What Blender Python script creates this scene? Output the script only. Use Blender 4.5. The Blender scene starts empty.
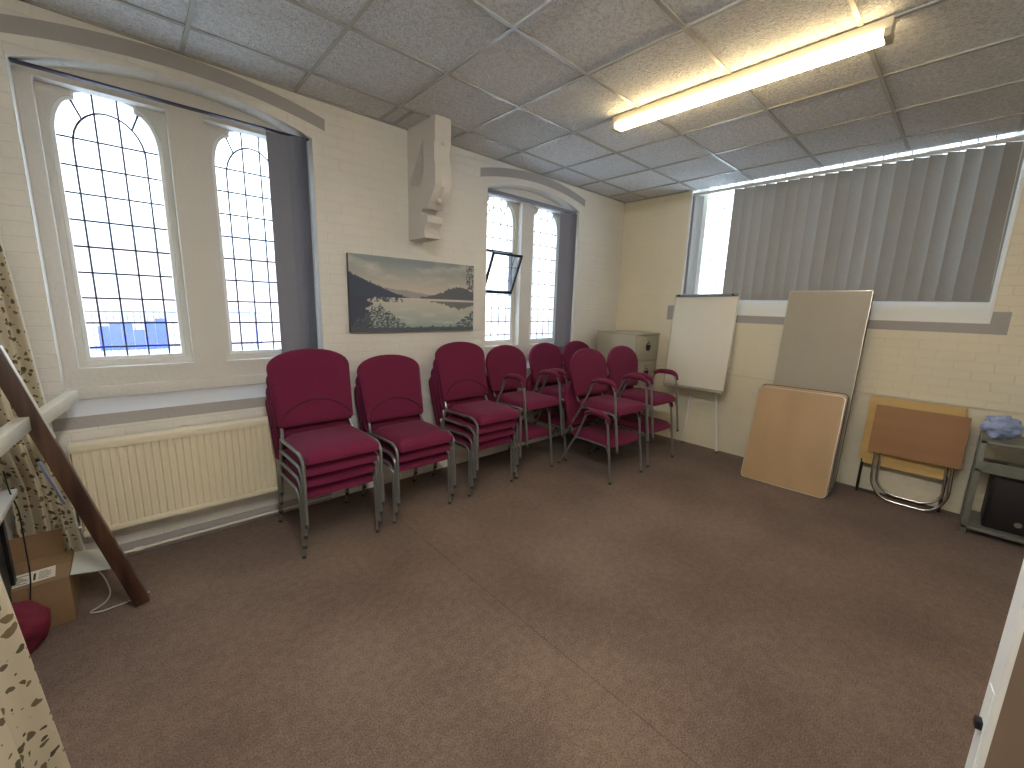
import bpy, bmesh, math, random
from mathutils import Vector, Matrix, noise
random.seed(7)
PI = math.pi
sc = bpy.context.scene
COL = sc.collection

# ------------------------------------------------------------------ helpers
def link(name, me, m=None, parent=None, smooth=None):
    o = bpy.data.objects.new(name, me); COL.objects.link(o)
    if m is not None:
        me.materials.clear(); me.materials.append(m)
    if parent is not None: o.parent = parent
    if smooth is not None:
        for p in me.polygons: p.use_smooth = True
        try: me.set_sharp_from_angle(angle=math.radians(smooth))
        except Exception: pass
    return o

def obj(name, bm, m, parent=None, smooth=40):
    me = bpy.data.meshes.new(name); bm.to_mesh(me); bm.free()
    return link(name, me, m, parent, smooth)

def tag(o, label=None, cat=None, group=None, kind=None):
    if label: o['label'] = label
    if cat: o['category'] = cat
    if group: o['group'] = group
    if kind: o['kind'] = kind
    return o

def struct(name, bm, m, parent=None, smooth=30):
    o = obj(name, bm, m, parent, smooth)
    if parent is None: o['kind'] = 'structure'
    return o

def empty(name, loc=(0, 0, 0), rz=0):
    o = bpy.data.objects.new(name, None); COL.objects.link(o)
    o.location = loc; o.rotation_euler = (0, 0, rz); o.empty_display_size = .1
    return o

def copy_tree(o, parent=None):
    c = o.copy(); COL.objects.link(c); c.parent = parent
    for ch in list(o.children): copy_tree(ch, c)
    return c

def box(bm, x0, y0, z0, x1, y1, z1, bev=0, seg=2):
    r = bmesh.ops.create_cube(bm, size=1)
    vs = r['verts']
    for v in vs:
        v.co = Vector(((x0 + x1) / 2 + v.co.x * (x1 - x0), (y0 + y1) / 2 + v.co.y * (y1 - y0), (z0 + z1) / 2 + v.co.z * (z1 - z0)))
    if bev:
        es = list({e for v in vs for e in v.link_edges})
        bmesh.ops.bevel(bm, geom=es, offset=bev, segments=seg, affect='EDGES', profile=.5)
    return bm

def B(*a, **k): return box(bmesh.new(), *a, **k)

def fillet(pts, r, n=5):
    P = [Vector(p) for p in pts]; out = [P[0]]
    for i in range(1, len(P) - 1):
        a, b, c = P[i - 1], P[i], P[i + 1]
        d1 = (a - b); d2 = (c - b)
        q = min(r, d1.length * .48, d2.length * .48)
        s = b + d1.normalized() * q; e = b + d2.normalized() * q
        for k in range(n + 1):
            t = k / n
            out.append(s * (1 - t) ** 2 + b * 2 * t * (1 - t) + e * t * t)
    out.append(P[-1]); return out

def tube(bm, pts, r, seg=8, fil=0, cap=True):
    P = fillet(pts, fil) if fil else [Vector(p) for p in pts]
    rs = r if isinstance(r, (list, tuple)) else [r] * len(P)
    rings = []; prev = None
    for i, p in enumerate(P):
        t = (P[min(i + 1, len(P) - 1)] - P[max(i - 1, 0)]).normalized()
        if prev is None:
            a = Vector((0, 0, 1)) if abs(t.z) < .9 else Vector((1, 0, 0))
            u = t.cross(a).normalized()
        else:
            u = (prev - t * prev.dot(t)).normalized()
        prev = u; w = t.cross(u)
        rings.append([bm.verts.new(p + (u * math.cos(2 * PI * k / seg) + w * math.sin(2 * PI * k / seg)) * rs[i]) for k in range(seg)])
    for a, b in zip(rings, rings[1:]):
        for k in range(seg):
            bm.faces.new((a[k], a[(k + 1) % seg], b[(k + 1) % seg], b[k]))
    if cap:
        bm.faces.new(rings[0][::-1]); bm.faces.new(rings[-1])
    return bm

def T(*a, **k):
    bm = tube(bmesh.new(), *a, **k)
    bmesh.ops.recalc_face_normals(bm, faces=bm.faces); return bm

def prism(bm, outline, to3, t0, t1, bev=0):
    """outline: 2-D points; to3(a, b, t) gives the 3-D point"""
    A = [bm.verts.new(to3(a, b, t0)) for a, b in outline]
    C2 = [bm.verts.new(to3(a, b, t1)) for a, b in outline]
    f1 = bm.faces.new(A); f2 = bm.faces.new(C2[::-1])
    n = len(A)
    for i in range(n): bm.faces.new((A[i], C2[i], C2[(i + 1) % n], A[(i + 1) % n]))
    if bev:
        es = list(f1.edges) + list(f2.edges)
        bmesh.ops.bevel(bm, geom=es, offset=bev, segments=3, affect='EDGES', profile=.5)
    bmesh.ops.recalc_face_normals(bm, faces=bm.faces)
    return bm

def plate(outer, holes, thick, M):
    """flat plate with holes; returns bmesh. plate lies in local XY, 0..thick in Z, then M"""
    cu = bpy.data.curves.new('tmp', 'CURVE'); cu.dimensions = '2D'; cu.fill_mode = 'BOTH'; cu.extrude = thick / 2
    for pts in [outer] + holes:
        sp = cu.splines.new('POLY'); sp.points.add(len(pts) - 1)
        for p, (a, b) in zip(sp.points, pts): p.co = (a, b, 0, 1)
        sp.use_cyclic_u = True
    o = bpy.data.objects.new('tmp', cu); COL.objects.link(o)
    bpy.context.view_layer.update()
    me = bpy.data.meshes.new_from_object(o.evaluated_get(bpy.context.evaluated_depsgraph_get()))
    bpy.data.objects.remove(o); bpy.data.curves.remove(cu)
    bm = bmesh.new(); bm.from_mesh(me); bpy.data.meshes.remove(me)
    bmesh.ops.remove_doubles(bm, verts=bm.verts, dist=1e-5)
    for v in bm.verts: v.co = M(v.co.x, v.co.y, v.co.z + thick / 2)
    bmesh.ops.recalc_face_normals(bm, faces=bm.faces)
    return bm

def xf(bm, mat):
    bmesh.ops.transform(bm, matrix=mat, verts=bm.verts); return bm

# ------------------------------------------------------------------ materials
def newmat(name):
    m = bpy.data.materials.new(name); m.use_nodes = True
    nt = m.node_tree; b = nt.nodes['Principled BSDF']; return m, nt, b

def srgb(r, g, b):
    f = lambda c: c / 12.92 if c <= .04045 else ((c + .055) / 1.055) ** 2.4
    return (f(r / 255), f(g / 255), f(b / 255), 1)

def N(nt, t, **k):
    n = nt.nodes.new(t)
    for a, v in k.items(): setattr(n, a, v)
    return n

def mat(name, c, rough=.6, metal=0, var=0, vscale=8, bump=0, bscale=60, spec=.5, coord='Object', sheen=0):
    m, nt, b = newmat(name)
    b.inputs['Roughness'].default_value = rough; b.inputs['Metallic'].default_value = metal
    b.inputs['Specular IOR Level'].default_value = spec
    if sheen: b.inputs['Sheen Weight'].default_value = sheen
    tc = N(nt, 'ShaderNodeTexCoord')
    if var:
        n = N(nt, 'ShaderNodeTexNoise'); n.inputs['Scale'].default_value = vscale; n.inputs['Detail'].default_value = 5
        nt.links.new(tc.outputs[coord], n.inputs['Vector'])
        r = N(nt, 'ShaderNodeValToRGB'); r.color_ramp.elements[0].position = .3; r.color_ramp.elements[1].position = .7
        r.color_ramp.elements[0].color = tuple(x * (1 - var) for x in c[:3]) + (1,)
        r.color_ramp.elements[1].color = tuple(min(1, x * (1 + var)) for x in c[:3]) + (1,)
        nt.links.new(n.outputs['Fac'], r.inputs['Fac']); nt.links.new(r.outputs['Color'], b.inputs['Base Color'])
    else: b.inputs['Base Color'].default_value = c
    if bump:
        n = N(nt, 'ShaderNodeTexNoise'); n.inputs['Scale'].default_value = bscale; n.inputs['Detail'].default_value = 4
        nt.links.new(tc.outputs[coord], n.inputs['Vector'])
        bp = N(nt, 'ShaderNodeBump'); bp.inputs['Strength'].default_value = bump; bp.inputs['Distance'].default_value = .01
        nt.links.new(n.outputs['Fac'], bp.inputs['Height']); nt.links.new(bp.outputs['Normal'], b.inputs['Normal'])
    return m

def brickwall(name, c, axis):
    m, nt, b = newmat(name)
    b.inputs['Roughness'].default_value = .55; b.inputs['Specular IOR Level'].default_value = .35
    tc = N(nt, 'ShaderNodeTexCoord'); sp = N(nt, 'ShaderNodeSeparateXYZ'); cb = N(nt, 'ShaderNodeCombineXYZ')
    nt.links.new(tc.outputs['Object'], sp.inputs[0])
    nt.links.new(sp.outputs[axis], cb.inputs['X']); nt.links.new(sp.outputs['Z'], cb.inputs['Y'])
    br = N(nt, 'ShaderNodeTexBrick')
    br.inputs['Scale'].default_value = 1; br.inputs['Brick Width'].default_value = .225; br.inputs['Row Height'].default_value = .075
    br.inputs['Mortar Size'].default_value = .005; br.inputs['Mortar Smooth'].default_value = 1; br.inputs['Bias'].default_value = 0
    br.inputs['Color1'].default_value = (1, 1, 1, 1); br.inputs['Color2'].default_value = (.9, .9, .9, 1); br.inputs['Mortar'].default_value = (.0, .0, .0, 1)
    nz0 = N(nt, 'ShaderNodeTexNoise'); nz0.inputs['Scale'].default_value = 9; nt.links.new(tc.outputs['Object'], nz0.inputs['Vector'])
    mx0 = N(nt, 'ShaderNodeVectorMath', operation='MULTIPLY_ADD'); nt.links.new(nz0.outputs['Color'], mx0.inputs[0]); mx0.inputs[1].default_value = (.012, .012, 0)
    nt.links.new(cb.outputs[0], mx0.inputs[2]); nt.links.new(mx0.outputs[0], br.inputs['Vector'])
    nz = N(nt, 'ShaderNodeTexNoise'); nz.inputs['Scale'].default_value = 28; nz.inputs['Detail'].default_value = 6
    nt.links.new(tc.outputs['Object'], nz.inputs['Vector'])
    ad = N(nt, 'ShaderNodeMath', operation='MULTIPLY_ADD'); nt.links.new(nz.outputs['Fac'], ad.inputs[0]); ad.inputs[1].default_value = .9
    nt.links.new(br.outputs['Color'], ad.inputs[2])
    bp = N(nt, 'ShaderNodeBump'); bp.inputs['Strength'].default_value = .5 if axis == 'X' else .5; bp.inputs['Distance'].default_value = .005
    nt.links.new(ad.outputs[0], bp.inputs['Height']); nt.links.new(bp.outputs['Normal'], b.inputs['Normal'])
    nl = N(nt, 'ShaderNodeTexNoise'); nl.inputs['Scale'].default_value = 1.3; nl.inputs['Detail'].default_value = 3
    nt.links.new(tc.outputs['Object'], nl.inputs['Vector'])
    r = N(nt, 'ShaderNodeValToRGB'); r.color_ramp.elements[0].position = .35; r.color_ramp.elements[1].position = .65
    r.color_ramp.elements[0].color = tuple(x * .93 for x in c[:3]) + (1,); r.color_ramp.elements[1].color = c
    nt.links.new(nl.outputs['Fac'], r.inputs['Fac'])
    mm = N(nt, 'ShaderNodeMix', data_type='RGBA', blend_type='MULTIPLY'); mm.inputs['Factor'].default_value = .035
    nt.links.new(r.outputs['Color'], mm.inputs['A']); nt.links.new(br.outputs['Color'], mm.inputs['B'])
    nt.links.new(mm.outputs['Result'], b.inputs['Base Color'])
    return m

def carpet():
    m, nt, b = newmat('carpet_pile')
    b.inputs['Roughness'].default_value = .95; b.inputs['Specular IOR Level'].default_value = .15
    b.inputs['Sheen Weight'].default_value = .15
    tc = N(nt, 'ShaderNodeTexCoord')
    def nz(s, d):
        n = N(nt, 'ShaderNodeTexNoise'); n.inputs['Scale'].default_value = s; n.inputs['Detail'].default_value = d
        nt.links.new(tc.outputs['Object'], n.inputs['Vector']); return n
    big = nz(1.4, 4); fine = nz(150, 3); mid = nz(26, 4)
    def ramp(n, p0, p1, c0, c1):
        r = N(nt, 'ShaderNodeValToRGB'); e = r.color_ramp.elements
        e[0].position = p0; e[1].position = p1; e[0].color = c0; e[1].color = c1
        nt.links.new(n.outputs['Fac'], r.inputs['Fac']); return r
    r1 = ramp(big, .35, .68, CARPET_A, CARPET_B)
    r2 = ramp(fine, .3, .7, (.6, .6, .6, 1), (1.35, 1.35, 1.35, 1))
    r3 = ramp(mid, .35, .65, (.88, .88, .88, 1), (1.08, 1.08, 1.08, 1))
    a = N(nt, 'ShaderNodeMix', data_type='RGBA', blend_type='MULTIPLY'); a.inputs['Factor'].default_value = 1
    nt.links.new(r1.outputs['Color'], a.inputs['A']); nt.links.new(r2.outputs['Color'], a.inputs['B'])
    c = N(nt, 'ShaderNodeMix', data_type='RGBA', blend_type='MULTIPLY'); c.inputs['Factor'].default_value = 1
    nt.links.new(a.outputs['Result'], c.inputs['A']); nt.links.new(r3.outputs['Color'], c.inputs['B'])
    # the seam between two carpet widths
    sp = N(nt, 'ShaderNodeSeparateXYZ'); nt.links.new(tc.outputs['Object'], sp.inputs[0])
    s1 = N(nt, 'ShaderNodeMath', operation='ADD'); nt.links.new(sp.outputs['X'], s1.inputs[0]); s1.inputs[1].default_value = 3.632
    s2 = N(nt, 'ShaderNodeMath', operation='ABSOLUTE'); nt.links.new(s1.outputs[0], s2.inputs[0])
    s3 = N(nt, 'ShaderNodeMath', operation='LESS_THAN'); nt.links.new(s2.outputs[0], s3.inputs[0]); s3.inputs[1].default_value = .0035
    d = N(nt, 'ShaderNodeMix', data_type='RGBA', blend_type='MULTIPLY'); d.inputs['B'].default_value = (.72, .72, .72, 1)
    nt.links.new(s3.outputs[0], d.inputs['Factor']); nt.links.new(c.outputs['Result'], d.inputs['A'])
    nt.links.new(d.outputs['Result'], b.inputs['Base Color'])
    bp = N(nt, 'ShaderNodeBump'); bp.inputs['Strength'].default_value = .6; bp.inputs['Distance'].default_value = .004
    nt.links.new(fine.outputs['Fac'], bp.inputs['Height']); nt.links.new(bp.outputs['Normal'], b.inputs['Normal'])
    return m

def ceiling_tile_mat():
    m, nt, b = newmat('mineral_tile')
    b.inputs['Roughness'].default_value = .9; b.inputs['Specular IOR Level'].default_value = .2
    tc = N(nt, 'ShaderNodeTexCoord')
    sn = N(nt, 'ShaderNodeVectorMath', operation='MULTIPLY_ADD'); sn.inputs[1].default_value = (1 / .6, 1 / .6, 0); sn.inputs[2].default_value = (40 + 4.6 / .6, 40 + .338 / .6, 0)
    nt.links.new(tc.outputs['Object'], sn.inputs[0])
    fl = N(nt, 'ShaderNodeVectorMath', operation='FLOOR'); nt.links.new(sn.outputs[0], fl.inputs[0])
    wn = N(nt, 'ShaderNodeTexWhiteNoise', noise_dimensions='2D'); nt.links.new(fl.outputs[0], wn.inputs['Vector'])
    r = N(nt, 'ShaderNodeValToRGB'); e = r.color_ramp.elements
    e[0].color = TILE_A; e[1].color = TILE_B; nt.links.new(wn.outputs['Value'], r.inputs['Fac'])
    n1 = N(nt, 'ShaderNodeTexNoise'); n1.inputs['Scale'].default_value = 55; n1.inputs['Detail'].default_value = 6; n1.inputs['Distortion'].default_value = 1.2
    nt.links.new(tc.outputs['Object'], n1.inputs['Vector'])
    r2 = N(nt, 'ShaderNodeValToRGB'); e2 = r2.color_ramp.elements; e2[0].position = .38; e2[1].position = .55
    e2[0].color = (.72, .72, .72, 1); e2[1].color = (1, 1, 1, 1); nt.links.new(n1.outputs['Fac'], r2.inputs['Fac'])
    mm = N(nt, 'ShaderNodeMix', data_type='RGBA', blend_type='MULTIPLY'); mm.inputs['Factor'].default_value = .8
    nt.links.new(r.outputs['Color'], mm.inputs['A']); nt.links.new(r2.outputs['Color'], mm.inputs['B'])
    nt.links.new(mm.outputs['Result'], b.inputs['Base Color'])
    bp = N(nt, 'ShaderNodeBump'); bp.inputs['Strength'].default_value = 1; bp.inputs['Distance'].default_value = .025
    nt.links.new(n1.outputs['Fac'], bp.inputs['Height']); nt.links.new(bp.outputs['Normal'], b.inputs['Normal'])
    return m

def leaf_cloth(name, scale):
    m, nt, b = newmat(name)
    b.inputs['Roughness'].default_value = .9; b.inputs['Specular IOR Level'].default_value = .1
    tc = N(nt, 'ShaderNodeTexCoord')
    nz = N(nt, 'ShaderNodeTexNoise'); nz.inputs['Scale'].default_value = 22; nt.links.new(tc.outputs['UV'], nz.inputs['Vector'])
    ma = N(nt, 'ShaderNodeVectorMath', operation='MULTIPLY_ADD'); ma.inputs[1].default_value = (.05, .05, .05)
    nt.links.new(nz.outputs['Color'], ma.inputs[0]); nt.links.new(tc.outputs['UV'], ma.inputs[2])
    v = N(nt, 'ShaderNodeTexVoronoi', voronoi_dimensions='2D'); v.inputs['Scale'].default_value = scale; v.inputs['Randomness'].default_value = .85
    nt.links.new(ma.outputs[0], v.inputs['Vector'])
    # every cell keeps a leaf of its own size; some cells stay empty
    sz = N(nt, 'ShaderNodeSeparateColor'); nt.links.new(v.outputs['Color'], sz.inputs[0])
    th = N(nt, 'ShaderNodeMath', operation='MULTIPLY_ADD'); nt.links.new(sz.outputs[0], th.inputs[0]); th.inputs[1].default_value = .36; th.inputs[2].default_value = .02
    lt = N(nt, 'ShaderNodeMath', operation='LESS_THAN'); nt.links.new(v.outputs['Distance'], lt.inputs[0]); nt.links.new(th.outputs[0], lt.inputs[1])
    lr = N(nt, 'ShaderNodeValToRGB'); e = lr.color_ramp.elements; e[0].color = srgb(84, 84, 66); e[1].color = srgb(134, 116, 88)
    nt.links.new(sz.outputs[1], lr.inputs['Fac'])
    mx = N(nt, 'ShaderNodeMix', data_type='RGBA'); mx.inputs['A'].default_value = srgb(206, 196, 172)
    nt.links.new(lt.outputs[0], mx.inputs['Factor']); nt.links.new(lr.outputs['Color'], mx.inputs['B'])
    nt.links.new(mx.outputs['Result'], b.inputs['Base Color'])
    return m

def emis(name, c, s):
    m = bpy.data.materials.new(name); m.use_nodes = True; nt = m.node_tree; nt.nodes.clear()
    e = N(nt, 'ShaderNodeEmission'); e.inputs[0].default_value = c; e.inputs[1].default_value = s
    o = N(nt, 'ShaderNodeOutputMaterial'); nt.links.new(e.outputs[0], o.inputs[0]); return m

def glass_mat():
    m = bpy.data.materials.new('old_window_glass'); m.use_nodes = True; nt = m.node_tree; nt.nodes.clear()
    tr = N(nt, 'ShaderNodeBsdfTransparent'); tr.inputs[0].default_value = (.93, .97, 1, 1)
    gl = N(nt, 'ShaderNodeBsdfGlossy'); gl.inputs['Roughness'].default_value = .12
    tl = N(nt, 'ShaderNodeBsdfTranslucent'); tl.inputs[0].default_value = (.9, .95, 1, 1)
    a = N(nt, 'ShaderNodeMixShader'); a.inputs[0].default_value = .05
    nt.links.new(tr.outputs[0], a.inputs[1]); nt.links.new(tl.outputs[0], a.inputs[2])
    b2 = N(nt, 'ShaderNodeMixShader'); b2.inputs[0].default_value = .05
    nt.links.new(a.outputs[0], b2.inputs[1]); nt.links.new(gl.outputs[0], b2.inputs[2])
    o = N(nt, 'ShaderNodeOutputMaterial'); nt.links.new(b2.outputs[0], o.inputs[0]); return m

def wood(name, c0, c1, scale=6, rough=.45, axis=(1, 1, .08)):
    m, nt, b = newmat(name); b.inputs['Roughness'].default_value = rough
    tc = N(nt, 'ShaderNodeTexCoord'); mp = N(nt, 'ShaderNodeMapping'); mp.inputs['Scale'].default_value = axis
    nt.links.new(tc.outputs['Object'], mp.inputs['Vector'])
    n = N(nt, 'ShaderNodeTexNoise'); n.inputs['Scale'].default_value = scale; n.inputs['Detail'].default_value = 6
    nt.links.new(mp.outputs[0], n.inputs['Vector'])
    r = N(nt, 'ShaderNodeValToRGB'); e = r.color_ramp.elements; e[0].position = .32; e[1].position = .68; e[0].color = c0; e[1].color = c1
    nt.links.new(n.outputs['Fac'], r.inputs['Fac']); nt.links.new(r.outputs['Color'], b.inputs['Base Color'])
    return m

CARPET_A = srgb(106, 88, 78); CARPET_B = srgb(126, 106, 92)
TILE_A = srgb(234, 236, 238); TILE_B = srgb(244, 245, 246)
M = {}
M['wallA'] = brickwall('painted_brick_long', srgb(232, 229, 221), 'X')
M['wallB'] = brickwall('painted_brick_end', srgb(238, 231, 208), 'Y')
M['plain'] = mat('plain_paint', srgb(232, 226, 210), .6)
M['sill'] = mat('sill_paint', srgb(206, 207, 212), .5)
M['stone'] = mat('painted_stone', srgb(216, 213, 206), .55, bump=.3, bscale=40)
M['whiteframe'] = mat('white_gloss_frame', srgb(236, 238, 236), .35)
M['greypaint'] = mat('grey_painted_band', srgb(172, 168, 166), .6, bump=.3, bscale=40)
M['carpet'] = carpet(); M['tile'] = ceiling_tile_mat()
M['tee'] = mat('ceiling_tee', srgb(176, 176, 172), .35, .2)
M['glass'] = glass_mat()
M['lead'] = mat('window_lead', srgb(52, 54, 72), .5, .3)
M['darkmetal'] = mat('dark_casement_metal', srgb(38, 40, 48), .4, .6)
M['vane'] = mat('blind_fabric', srgb(162, 161, 158), .8, var=.05, vscale=90)
M['vane2'] = mat('blind_fabric_blue_grey', srgb(132, 134, 147), .8, var=.05, vscale=90)
M['rail'] = mat('white_plastic_rail', srgb(214, 214, 210), .4)
M['maroon'] = mat('maroon_fabric', srgb(108, 34, 64), .85, var=.12, vscale=160, bump=.25, bscale=220, spec=.15, sheen=.06)
M['piping'] = mat('dark_maroon_piping', srgb(70, 20, 34), .8)
M['shell'] = mat('black_plastic_shell', srgb(34, 24, 28), .6)
M['frame'] = mat('grey_painted_steel', srgb(132, 134, 132), .35, .55)
M['rubber'] = mat('black_rubber', srgb(60, 60, 60), .8)
M['rad'] = mat('cream_radiator_enamel', srgb(232, 222, 196), .35)
M['trim'] = mat('white_trim', srgb(222, 216, 200), .5)
M['chrome'] = mat('chrome', srgb(210, 210, 210), .15, 1)
M['beech'] = wood('beech_laminate', srgb(172, 142, 103), srgb(182, 152, 112), 5)
M['laminate'] = mat('pale_grey_laminate', srgb(166, 160, 144), .4, var=.03, vscale=3)
M['pine'] = wood('yellow_wood_laminate', srgb(206, 172, 106), srgb(218, 186, 124), 8, axis=(1, .1, 1))
M['orangewood'] = wood('orange_brown_laminate', srgb(156, 116, 80), srgb(167, 126, 88), 8, axis=(1, .1, 1))
M['edge'] = mat('dark_edge', srgb(58, 52, 46), .5)
M['aledge'] = mat('aluminium_edge', srgb(196, 192, 180), .3, .8)
M['black'] = mat('black_plastic', srgb(20, 20, 22), .45)
M['cabinet'] = mat('olive_grey_enamel', srgb(176, 170, 150), .4, .1)
M['white'] = mat('white_board', srgb(226, 222, 208), .3)
M['whitepole'] = mat('white_pole', srgb(242, 240, 234), .4)
M['trolley'] = mat('grey_trolley_metal', srgb(128, 130, 122), .45, .35, var=.1, vscale=14)
M['bluebag_lit_edge'] = mat('pale_blue_bag_and_lit_edge', srgb(150, 166, 206), .3)
M['darkwood'] = wood('dark_brown_wood', srgb(44, 28, 22), srgb(92, 62, 46), 26, .35)
M['palewood'] = mat('pale_painted_rail', srgb(214, 208, 192), .3, var=.06, vscale=10)
M['card'] = mat('cardboard', srgb(134, 106, 76), .85, var=.05, vscale=6)
M['paper'] = mat('paper_label', srgb(216, 206, 188), .8)
M['ink'] = mat('label_ink', srgb(60, 50, 46), .8)
M['red'] = mat('dark_red_cloth', srgb(104, 18, 40), .8, var=.15, vscale=18)
M['door'] = mat('door_brown', srgb(124, 104, 88), .5, var=.06, vscale=5)
M['doorwhite'] = mat('door_edge_white', srgb(226, 228, 226), .4)
M['leafA'] = leaf_cloth('leaf_print_cloth', 27)
M['hem'] = mat('white_hem', srgb(232, 232, 226), .8)
M['desk'] = mat('white_desk_top', srgb(206, 206, 200), .4)
M['corbel'] = mat('grey_white_paint', srgb(206, 202, 196), .5)
M['cable'] = mat('clear_plastic_cable', srgb(200, 196, 190), .3)
M['beige'] = mat('beige_cloth', srgb(190, 160, 130), .8)
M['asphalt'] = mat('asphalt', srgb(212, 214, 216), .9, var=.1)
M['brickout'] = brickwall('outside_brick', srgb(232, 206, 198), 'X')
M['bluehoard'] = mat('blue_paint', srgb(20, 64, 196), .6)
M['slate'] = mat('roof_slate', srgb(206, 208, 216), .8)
M['fluo'] = emis('fluorescent_diffuser', (1, .74, .38, 1), 6.0)
M['fill_glow'] = emis('neutral_fluorescent_diffuser', (1, .97, .93, 1), 32)  # glow of the added fill light, stronger than the visible lamp

# ------------------------------------------------------------------ room shell
XL, XR, YA, YD, H = -6.4, 0.0, 0.0, -4.15, 2.98
TH = .40
def seg_arch(x0, x1, zs, za, n=16):
    """points along a shallow arch from (x0,zs) over (mid,za) to (x1,zs)"""
    w = (x1 - x0) / 2; h = za - zs; R = (w * w + h * h) / (2 * h); cx = (x0 + x1) / 2; cz = za - R
    a = math.asin(w / R)
    return [(cx + R * math.sin(t), cz + R * math.cos(t)) for t in [(-a + 2 * a * i / n) for i in range(n + 1)]]

struct('floor', B(XL, YD, -.1, XR, YA, 0), M['carpet'])
W1, W2 = (-5.29, -3.90), (-2.315, -.925)
ZS, ZA = 2.715, 2.83
def wopen(w, z0=.911): return [(w[0], z0)] + seg_arch(w[0], w[1], ZS, ZA) + [(w[1], z0)]
mA = lambda a, b, t: Vector((a, TH - t, b))
struct('wall_left', plate([(XL - .3, -.1), (XR + TH, -.1), (XR + TH, 3.3), (XL - .3, 3.3)], [wopen(W1), wopen(W2)], TH, mA), M['wallA'])
WB = (-3.415, -.88); ZB = 1.575
mB = lambda a, b, t: Vector((t, a, b))
struct('wall_right', plate([(YD - .3, -.1), (-.001, -.1), (-.001, 3.3), (YD - .3, 3.3)], [[(WB[0], ZB), (WB[1], ZB), (WB[1], 3.1), (WB[0], 3.1)]], TH, mB), M['wallB'])
# wall behind the camera with its doorway, and the far left wall
struct('wall_back', plate([(XL - .3, -.1), (XR, -.1), (XR, 3.3), (XL - .3, 3.3)], [[(-4.86, 0), (-4.03, 0), (-4.03, 2.05), (-4.86, 2.05)]], .15, lambda a, b, t: Vector((a, YD - t, b))), M['plain'])
struct('wall_far_left', B(XL - .15, YD, 0, XL, YA, 3.2), M['plain'])
# corridor behind the doorway
bm = bmesh.new(); box(bm, -5.2, -5.7, -.1, -2.6, YD - .15, 0); struct('floor_corridor', bm, M['carpet'])
bm = bmesh.new(); box(bm, -5.2, -5.85, 0, -2.6, -5.7, 2.6); box(bm, -5.35, -5.85, 0, -5.2, YD - .15, 2.6); box(bm, -2.6, -5.85, 0, -2.45, YD - .15, 2.6); box(bm, -5.35, -5.85, 2.5, -2.45, YD - .15, 2.6)
struct('wall_corridor', bm, M['plain'])

# ceiling: tiles above, tees as a grid below
struct('ceiling', B(XL - .1, YD - .02, H, XR + .02, YA + .0, H + .06), M['tile'])
bm = bmesh.new()
tw = .021
for i in range(-3, 8): 
    x = -4.6 + .6 * i
    box(bm, x - tw / 2, YD, H - .009, x + tw / 2, YA, H + .001)
for j in range(0, 7):
    y = -.338 - .6 * j
    box(bm, XL, y - tw / 2, H - .0085, XR, y + tw / 2, H + .001)
box(bm, XL, -.022, H - .009, XR, 0, H + .001); box(bm, -.022, -.86, H - .009, 0, 0, H + .001)
box(bm, -3.30, -.338, H - .0085, -3.276, 0, H + .001)
struct('trim_1', bm, M['tee'])

# painted grey bands: over the arches, below the sills
def band(w, name):
    o = []; lo = seg_arch(w[0] - .09, w[1] + .09, 2.785, 2.885, 20); hi = seg_arch(w[0] - .09, w[1] + .09, 2.862, 2.966, 20)
    return prism(bmesh.new(), lo + hi[::-1], lambda a, b, t: Vector((a, t, b)), -.003, .002)
struct('trim_2', band(W1, ''), M['greypaint']); struct('trim_3', band(W2, ''), M['greypaint'])
struct('trim_4', B(-5.42, -.003, .842, -3.80, .002, .912), M['greypaint'])
struct('trim_5', B(-2.43, -.003, .842, -.85, .002, .912), M['greypaint'])
bm = bmesh.new(); box(bm, -.003, -3.512, 1.495, .002, -.735, 1.574); box(bm, -.003, -3.512, 1.5735, .002, WB[0], 1.668); box(bm, -.003, WB[1], 1.5735, .002, -.735, 1.668)
struct('trim_6', bm, M['greypaint'])
# thin dado line and skirting
struct('trim_7', B(-3.80, -.008, .905, -2.43, .0, .917), M['trim'])
struct('trim_8', B(-.85, -.008, .905, 0, .0, .917), M['trim'])
struct('trim_9', B(-.008, YD, .905, .0, 0, .917), M['trim'])
bm = bmesh.new(); box(bm, XL, -.012, 0, -3.9, 0, .085); struct('baseboard_left', bm, M['greypaint'])

# ------------------------------------------------------------------ stone windows in the long wall
def light_outline(cx, hw=.237, z0=1.203, s=1.0):
    """shouldered arch of one leaded light"""
    p = [(cx - hw, z0)]
    zsp = 2.47; k = .135 * hw / .237
    for i in range(9):
        a = PI / 2 * i / 8
        p.append((cx - hw + (hw - k) * (1 - math.cos(a)), zsp + .20 * math.sin(a)))
    p.append((cx - k, 2.705))
    for i in range(1, 6): p.append((cx - k + 2 * k * i / 6, 2.705 + .025 * math.sin(PI * i / 6)))
    p.append((cx + k, 2.705))
    for i in range(8, -1, -1):
        a = PI / 2 * i / 8
        p.append((cx + hw - (hw - k) * (1 - math.cos(a)), zsp + .20 * math.sin(a)))
    p.append((cx + hw, z0))
    return p

def inside(p, poly):
    x, y = p; c = False
    for i in range(len(poly)):
        (x1, y1), (x2, y2) = poly[i - 1], poly[i]
        if (y1 > y) != (y2 > y) and x < (x2 - x1) * (y - y1) / (y2 - y1) + x1: c = not c
    return c

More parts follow.
